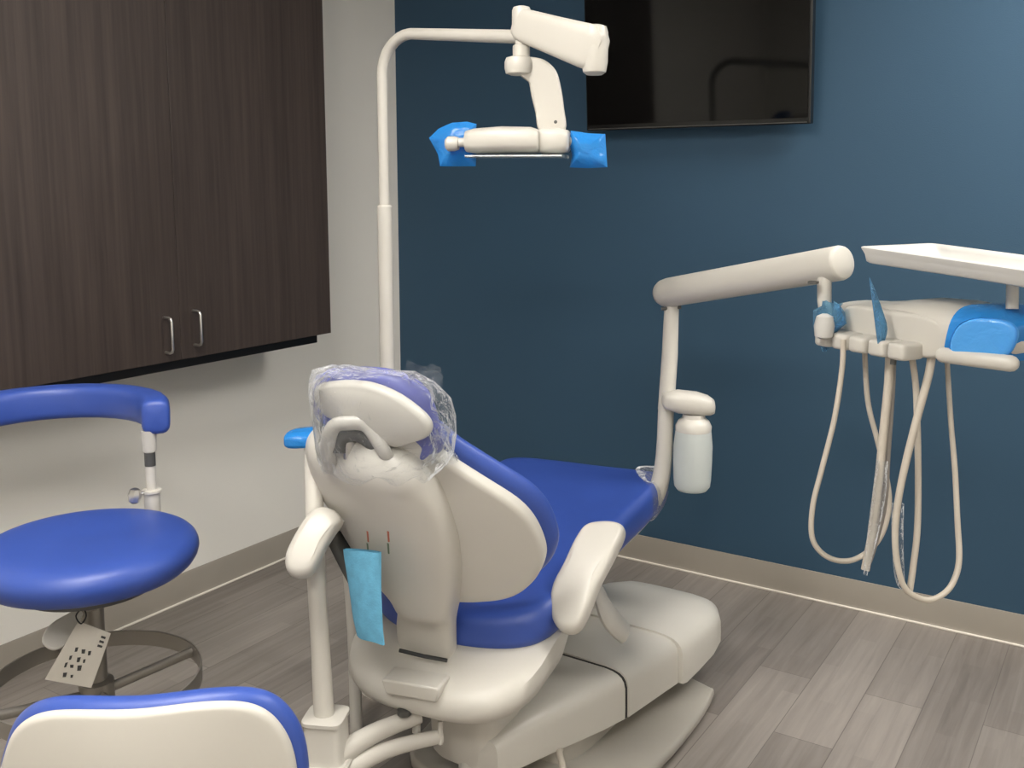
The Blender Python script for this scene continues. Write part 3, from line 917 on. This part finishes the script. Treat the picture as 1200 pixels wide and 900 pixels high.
# instrument cradles
for i, xx in enumerate((-.150, -.100, -.050, .004, .056)):
    bm = NB()
    ol = sup(.0245, .036, 28, 4.5)
    slab(bm, ol, rprof(0, .036, .009), lambda x, y, h: K(x+xx, y-.082, h-.060)); obj('cradle', bm, M['plastic'], con)
bm = NB(); tube(bm, [K(.030, -.085, -.03), K(.030, -.088, -.076)], .0065, 10); obj('cradle_switch', bm, M['dark_metal'], con)
# grab handle
hs, he = at(1106, 416, 2.06), at(1184, 426, 1.95)
bm = NB(); tube(bm, [hs, he], [.0165, .0165], 20, roundend=True); obj('grab_handle', bm, M['plastic'], dlv)
# tray post
bm = NB(); tube(bm, [at(1186, 362, 2.02), at(1187, 322, 2.02)], .012, 16); obj('tray_post', bm, M['plastic'], dlv)
bm = NB(); box(bm, at(1180, 326, 2.02), (.10, .07, .008), frame(cd, z=(0, 0, 1))); obj('tray_support', bm, M['plastic'], dlv, bev=.003)
# blue film on right end of console
bm = NB(); rings = []
for x, w, z0, z1 in ((.135, .124, -.056, .058), (.17, .122, -.056, .058), (.21, .115, -.054, .052), (.24, .10, -.046, .040), (.258, .08, -.030, .034), (.266, .05, -.006, .032)):
    zc2 = (z0+z1)/2; hh = (z1-z0)/2
    rings.append([K(x+.18*b_+.01*math.sin(a_*30), a_+.06, b_+zc2) for a_, b_ in sup(w+.003, hh+.002, 32, 3.2)])
loft(bm, rings, False, True); obj('barrier_film', bm, M['barrier'], con, label='bright blue barrier film over the right end of the console', angle=60)
bm = NB(); ol = sup(.060, .046, 28, 2.6)
slab(bm, ol, rprof(0, .014, .010), lambda x, z, h: K(x+.215+z*.35, -.045-h+x*.25, z+.0)); obj('touchpad', bm, M['barrier_light'], con, label='blue film covered touchpad')
# pale film at the left end
bm = NB(); rings = []
wc2 = at(972, 378, 2.28)
for z, r_ in ((-.062, .006), (-.045, .016), (-.02, .028), (0, .034), (.02, .028), (.038, .020), (.048, .024)):
    ring = []
    for k in range(26):
        t = 2*PI*k/26; p = wc2+RT*math.cos(t)*r_*.95+FH*math.sin(t)*r_+V((0, 0, z))
        ring.append(p+noise.noise_vector(p*30)*.018)
    rings.append(ring)
loft(bm, rings, False, False); obj('barrier_film', bm, M['barrier_pale'], dlv, label='pale blue film wrapped at the left end of the console', angle=50)
bm = NB(); lathe(bm, [(.006, -.030), (.020, -.024), (.023, 0), (.018, .022), (.006, .028)], at(966, 382, 2.25), seg=18); obj('knob', bm, M['tray'], dlv)
# pointed sleeve standing up from one cradle
bm = NB()
sl = [at(1019, 325, 2.16), at(1024, 345, 2.15), at(1029, 365, 2.15), at(1033, 385, 2.14), at(1032, 403, 2.14)]
tube(bm, sl, [.001, .007, .012, .015, .008], 12, 3, flat=.45)
obj('instrument_sleeve', bm, M['barrier_pale'], dlv, label='pointed pale blue plastic sleeve over an instrument')


# hoses
def hose(pts, r, mt_='hose', d=2.2, dd=None, label=None):
    P = []
    for i, (x, y) in enumerate(pts):
        P.append(at(x, y, (d if dd is None else dd[0]+(dd[1]-dd[0])*i/(len(pts)-1))))
    bm = NB(); tube(bm, P, r, 12, 6)
    return obj('hose', bm, M[mt_], dlv, label=label)


hose([(988, 398), (987, 430), (978, 490), (963, 550), (953, 590), (951, 625), (960, 645), (978, 656), (1000, 656), (1022, 642), (1036, 620), (1042, 590), (1039, 560), (1028, 515), (1017, 470), (1013, 408)], .0062, 'hose', dd=(2.22, 2.30))
hose([(1043, 405), (1041, 450), (1036, 500), (1030, 560), (1023, 620), (1014, 668)], .0095, 'hose', d=2.19)
hose([(1047, 405), (1045, 460), (1040, 530), (1036, 590), (1024, 640), (1014, 668)], .007, 'hose_dark', d=2.21)
hose([(1067, 408), (1073, 450), (1075, 500), (1076, 560), (1075, 620), (1070, 665), (1066, 692)], .0070, 'hose', d=2.16)
hose([(1093, 410), (1088, 440), (1076, 485), (1062, 540), (1052, 590), (1049, 635), (1054, 672), (1062, 691), (1075, 700), (1090, 703), (1107, 695), (1118, 680), (1124, 655), (1122, 610), (1119, 550), (1114, 490), (1110, 425)], [.009, .0088, .0085, .008, .0075, .007, .0065, .0065, .0065, .0065, .0065, .0065, .0065, .0062, .006, .0058, .0055], 'hose', dd=(2.12, 2.18))
bm = NB()
for pts_, r_ in (([(1034, 540), (1030, 580), (1022, 630), (1014, 674)], (.012, .014, .011, .004)), ([(1052, 590), (1052, 640), (1055, 680), (1062, 692)], (.013, .012, .010, .003))):
    tube(bm, [at(x, y, 2.17) for x, y in pts_], list(r_), 12, 5, caps=False)
obj('hose_sleeve', bm, M['bag'], dlv, label='clear film sleeve around the hose ends')

# water bottle below the bracket
bt = at(813, 490, 2.78)
zb_ = at(813, 578, 2.78).z
Hh = bt.z-zb_+.008
wb = thing('water_bottle', 'translucent water bottle hanging under the cap on the delivery post', 'bottle', (bt.x, bt.y, zb_))
bm = NB(); c_ = V((bt.x, bt.y, zb_)); h_ = Hh
lathe(bm, [(.02, 0), (.042, .002), (.050, .013), (.052, .03), (.054, h_*.4), (.054, h_*.6), (.050, h_*.78), (.047, h_*.84)], c_, seg=36); obj('body', bm, M['bottle'], wb, angle=60)
bm = NB(); lathe(bm, [(.0495, h_*.80), (.050, h_*.86), (.043, h_*.93), (.032, h_*.97), (.030, h_*1.02), (.02, h_*1.02)], c_, seg=36); obj('collar', bm, M['plastic'], wb, angle=40)

# tray resting on the tray support
tc0 = at(1005, 290, 2.22); tc1 = at(1066, 287, 2.45); tn = at(1262, 327, 1.80)
ex = (V((tn.x, tn.y, 0))-V((tc0.x, tc0.y, 0))); LX = ex.length; ex.normalize(); ey_ = V((-ex.y, ex.x, 0)); zt0 = at(1005, 290, 2.22).z
wy = .25
slope = (tn.z-tc0.z)/LX
bm = NB()
c_ = V((tc0.x, tc0.y, zt0))+ex*LX/2+ey_*wy/2
o_ = sup(LX/2, wy/2, 64, 22)


def tmap(x, y, h): return c_+ex*x+ey_*y+V((0, 0, h+slope*(x)+slope*LX/2))


prof = [('s', .03, -.032), ('s', .5, -.032), (.020, -.032), (.013, -.029), (.009, -.014), (.006, -.009), (.001, -.002), (0, .0015), (.004, .003), (.014, -.001), (.022, -.008), (.035, -.022), (.05, -.025), ('s', .5, -.025), ('s', .03, -.025)]
slab(bm, o_, prof, tmap); tray = obj('instrument_tray', bm, M['tray'], None, origin=(c_.x, c_.y, zt0-.03), angle=50)
tag(tray, 'shallow white plastic tray on top of the delivery unit', 'tray')

# ------------------------------------------------------------------ assistant stool (left)
S0 = at(103, 645, 2.10)
SX, SY = S0.x, S0.y
st = thing('assistant_stool', 'tall stool with round blue seat and curved blue body support bar', 'stool', (SX, SY, 0), 0)
sz = S0.z+.010
bm = NB(); lathe(bm, [(.01, -.065), (.17, -.065), (.205, -.055), (.224, -.03), (.226, -.008), (.215, .010), (.19, .020), (.14, .025), (.07, .024), (.005, .022)], (SX, SY, sz+.0), seg=56); obj('seat', bm, M['vinyl'], st, sub=1, angle=80)
bm = NB(); lathe(bm, [(.02, -.09), (.14, -.085), (.15, -.066), (.02, -.064)], (SX, SY, sz), seg=40); obj('seat_plate', bm, M['dark_metal'], st)
bm = NB(); lathe(bm, [(.032, sz-.09), (.032, sz-.13), (.024, sz-.135), (.024, .30), (.034, .295), (.034, .12), (.05, .10), (.05, .07)], (SX, SY, 0), seg=24); obj('gas_column', bm, M['ring_steel'], st)
# foot ring
rz_ = at(115, 790, 2.18).z
bm = NB(); n_ = 48
RR = .214
rp = [V((SX+RR*math.cos(2*PI*k/n_), SY+RR*math.sin(2*PI*k/n_), rz_)) for k in range(n_)]
rings = [[p+V((0, 0, .018)), p+(p-V((SX, SY, rz_))).normalized()*.004+V((0, 0, .018)), p+(p-V((SX, SY, rz_))).normalized()*.004-V((0, 0, .018)), p-V((0, 0, .018))] for p in rp]
rings.append(rings[0]); loft(bm, rings, False, False); fr_o = obj('foot_ring', bm, M['ring_steel'], st, angle=60)
for k in range(4):
    a_ = YAW+math.radians(42)+k*PI/2
    e_ = V((SX+RR*math.cos(a_), SY+RR*math.sin(a_), rz_)); i_ = V((SX+.03*math.cos(a_), SY+.03*math.sin(a_), rz_-.02))
    bm = NB(); tube(bm, [i_, e_], .009, 10, flat=1.3); obj('ring_spoke', bm, M['ring_steel'], st)
bm = NB(); lathe(bm, [(.024, rz_-.045), (.036, rz_-.04), (.036, rz_+.005), (.024, rz_+.01)], (SX, SY, 0), seg=20); obj('ring_hub', bm, M['ring_steel'], st)


def star_base(par, cx_, cy_, a0):
    for k in range(5):
        a_ = a0+k*2*PI/5; d_ = V((math.cos(a_), math.sin(a_), 0))
        bm = NB(); tube(bm, [V((cx_, cy_, .10))+d_*.03, V((cx_, cy_, .095))+d_*.15, V((cx_, cy_, .075))+d_*.27], [.022, .018, .014], 12, 4); lg = obj('leg', bm, M['ring_steel'], par)
        w = V((cx_, cy_, .03))+d_*.27; sd = V((-d_.y, d_.x, 0))
        bm = NB()
        for s_ in (-1, 1): lathe(bm, [(.01, -.008), (.027, -.008), (.030, -.004), (.030, .004), (.027, .008), (.01, .008)], w+sd*.016*s_, axis=sd, seg=20)
        lathe(bm, [(.01, 0), (.01, .05)], w, seg=10)
        obj('caster', bm, M['rubber'], lg)
    bm = NB(); lathe(bm, [(.03, .06), (.05, .065), (.05, .115), (.036, .125)], (cx_, cy_, 0), seg=24); obj('hub', bm, M['ring_steel'], par)


star_base(st, SX, SY, .4)
# body support bar (arc)
AC = at(87, 494, 2.26); zA = AC.z
arc = []
rad = .228
Ac0 = V((AC.x, AC.y, 0))
hR = math.atan2(RT.y, RT.x)
angs = [math.radians(x) for x in range(12, 205, 12)]
for t in angs:
    d_ = RT*math.cos(t)*rad*1.0+FH*math.sin(t)*rad*.98
    arc.append(V((AC.x, AC.y, zA))+d_-RT*.055)
bm = NB(); rings = []
for i, p in enumerate(arc):
    tg = (arc[min(i+1, len(arc)-1)]-arc[max(i-1, 0)]).normalized(); sd = tg.cross(V((0, 0, 1)))
    rings.append([p+sd*a_+V((0, 0, b_)) for a_, b_ in sup(.032, .041, 24, 3.6)])
# rounded ends
def endring(p, tg, k): 
    sd = tg.cross(V((0, 0, 1))); return [p+sd*a_*k+V((0, 0, b_*k)) for a_, b_ in sup(.032, .041, 24, 3.6)]
t0 = (arc[0]-arc[1]).normalized(); t1 = (arc[-1]-arc[-2]).normalized()
rings = [endring(arc[0]+t0*.014, -t0, .72), endring(arc[0]+t0*.010, -t0, .92)]+rings+[endring(arc[-1]+t1*.010, t1, .92), endring(arc[-1]+t1*.014, t1, .72)]
loft(bm, rings); obj('body_support', bm, M['vinyl'], st, angle=60)
# upright for the bar
up0 = arc[1]; pu = at(174, 505, 2.31)
ub = V((pu.x, pu.y, 0))
zt_ = zA-.041; zb2 = at(176, 592, 2.31).z
def US(z0, z1, r0, r1=None): 
    bm = NB(); lathe(bm, [(r0, z0), (r1 or r0, z1)], ub, seg=18); return bm
obj('upright', US(zb2-.03, zt_-.03, .0115), M['plastic'], st)
obj('upright_socket', US(zt_-.040, zt_+.01, .0155, .018), M['plastic_grey'], st)
obj('upright_collar', US(zt_-.075, zt_-.043, .0125), M['dark_metal'], st)
bm = NB(); lathe(bm, [(.014, zb2-.05), (.018, zb2-.03), (.018, zb2+.022), (.022, zb2+.024), (.022, zb2+.030), (.012, zb2+.031)], ub, seg=20); obj('upright_base', bm, M['plastic'], st)
bm = NB(); ctr_ = V((SX, SY, sz-.08)); tube(bm, [V((ub.x, ub.y, zb2-.045)), V((ub.x, ub.y, sz-.085)), ctr_.lerp(V((ub.x, ub.y, sz-.08)), .5), ctr_+V((.0, 0, -.015))], .012, 12, 4); obj('support_bracket', bm, M['plastic'], st)
kn = at(158, 580, 2.30)
bm = NB(); lathe(bm, [(.006, -.02), (.012, -.016), (.016, 0), (.012, .012), (.005, .016)], kn, axis=(0, .2, 1), seg=8); tube(bm, [kn, V((ub.x, ub.y, kn.z))], .005, 8); obj('clamp_knob', bm, M['steel'], st)
# height lever paddle
l0 = at(103, 706, 2.12); l1 = at(54, 760, 2.03)
bm = NB(); ax_ = (l1-l0).normalized(); sd_ = RT*.8+V((0, 0, .5)); fr3 = frame(ax_, z=-FW)
ol = outline([(-.0, -.005), (.0, .005), (.03, .008), (.06, .017), (.085, .019), (.105, .012), (.11, 0), (.105, -.012), (.085, -.019), (.06, -.017), (.03, -.008)], 3)
slab(bm, ol, rprof(-.004, .006, .004), lambda x, y, h: l0+fr3 @ V((x*1.1, y*1.4, h))); obj('lever_paddle', bm, M['plastic_grey'], st)
bm = NB(); tube(bm, [l0, l0.lerp(V((SX, SY, l0.z)), .8)], .006, 10); obj('lever_rod', bm, M['ring_steel'], st)

# tag hanging from the stool lever
t_tl, t_tr, t_bl, t_br = at(92, 728, 2.04), at(130, 742, 2.03), at(53, 796, 2.03), at(107, 806, 2.02)
tg_o = thing('paper_tag', 'grey instruction card with black pictograms dangling under the round blue seat', 'tag', tuple(at(92, 728, 2.04)))
def quad(u_, v_): return t_tl.lerp(t_tr, u_).lerp(t_bl.lerp(t_br, u_), v_)
nrm = (t_tr-t_tl).cross(t_bl-t_tl).normalized()
if nrm.dot(CAM-t_tl) < 0: nrm = -nrm
bm = NB()
fr_r = []
for h in (0, .0016):
    rows = [[quad(u_/6, v_/6)+nrm*(h+.003*math.sin(u_*.6)*math.sin(v_*.5)) for u_ in range(7)] for v_ in range(7)]
    loft(bm, rows, False, False, closed=False)
card = obj('card', bm, M['paper'], tg_o, angle=0)
bm = NB()
random.seed(11)
for r_i, (v_, us) in enumerate(((.42, (.34, .52, .68)), (.57, (.30, .50, .64)), (.70, (.28, .42, .60)), (.86, (.36, .52)))):
    for u_ in us:
        hw, hh = random.uniform(.03, .06), random.uniform(.03, .055)
        c4 = [quad(u_+a_*hw, v_+b_*hh)+nrm*.0045 for a_, b_ in ((-1, -.6), (.6, -1), (1, .7), (-.3, 1))]
        bm.faces.new([bm.verts.new(p) for p in c4])
for v_ in (.10, .18, .26):
    c4 = [quad(a_, v_+b_)+nrm*.0045 for a_, b_ in ((.80, -.02), (.93, -.02), (.93, .02), (.80, .02))]
    bm.faces.new([bm.verts.new(p) for p in c4])
obj('pictograms', bm, M['ink'], card, angle=0)
bm = NB(); tube(bm, [at(96, 712, 2.08), at(89, 722, 2.05), at(95, 731, 2.035), at(101, 722, 2.06), at(98, 712, 2.08)], .0016, 6, 4); obj('string', bm, M['rubber'], tg_o)

# ------------------------------------------------------------------ operator stool in the foreground
F0 = at(180, 850, 1.30)
fdir = (FH-RT*.05).normalized(); fs = V((fdir.y, -fdir.x, 0))
zt2 = at(180, 824, 1.30).z
bs = thing('operator_stool', 'blue stool with cream backrest shell facing the camera, in the lower left foreground', 'stool', tuple(V((F0.x, F0.y, 0))+fdir*.24), 0)
def bk(x, y, h): return V((F0.x, F0.y, zt2))+fs*(x*1.04-.020)+V((0, 0, y))+fdir*(h+.10*(x/.2)**2*.5-.0+.06*y)
bo2 = [(-.19, -.085), (-.165, -.035), (-.11, -.006), (0, 0), (.09, .003), (.15, -.012), (.185, -.055), (.20, -.12), (.195, -.22), (.15, -.28), (0, -.29), (-.15, -.28), (-.20, -.22), (-.20, -.13)]
ol1 = outline(bo2, 5); ol2 = outline([(x*.952, (y+.145)*.985-.146) for x, y in bo2], 5)
bm = NB(); slab(bm, ol1, rprof(.0, .040, .018), bk); obj('backrest_cushion', bm, M['vinyl'], bs, sub=1)
bm = NB(); slab(bm, ol2, rprof(-.016, .004, .009, 0, .006), bk); obj('backrest_shell', bm, M['plastic'], bs, sub=1)
sc_ = V((F0.x, F0.y, 0))+fdir*.24-fs*.05
bm = NB(); tube(bm, [bk(0, -.24, -.01), bk(0, -.33, .0), V((F0.x, F0.y, .415))+fdir*.06-fs*.02, sc_+V((0, 0, .415))], [.03, .028, .02, .02], 14, 5, flat=.5); obj('back_upright', bm, M['plastic_grey'], bs)
bm = NB(); slab(bm, sup(.185, .18, 48, 2.6), rprof(0, .065, .028, .008), lambda x, y, h: sc_+fs*x+fdir*y+V((0, 0, .43+h))); obj('seat', bm, M['vinyl'], bs, sub=1)
bm = NB(); lathe(bm, [(.03, .43), (.03, .40), (.022, .395), (.022, .25), (.03, .245), (.03, .09)], sc_, seg=24); obj('gas_column', bm, M['ring_steel'], bs)
star_base(bs, sc_.x, sc_.y, .9)

# ------------------------------------------------------------------ light and view
w = bpy.data.worlds.new('world'); scene.world = w; w.use_nodes = True
w.node_tree.nodes['Background'].inputs[0].default_value = (.8, .87, 1, 1); w.node_tree.nodes['Background'].inputs[1].default_value = .05
scene.view_settings.view_transform = 'Standard'; scene.view_settings.look = 'None'
scene.view_settings.exposure = 0.15; scene.view_settings.gamma = 1; scene.view_settings.use_curve_mapping = False
scene.cycles.use_denoising = True
scene.cycles.max_bounces = 8
scene.cycles.transparent_max_bounces = 24
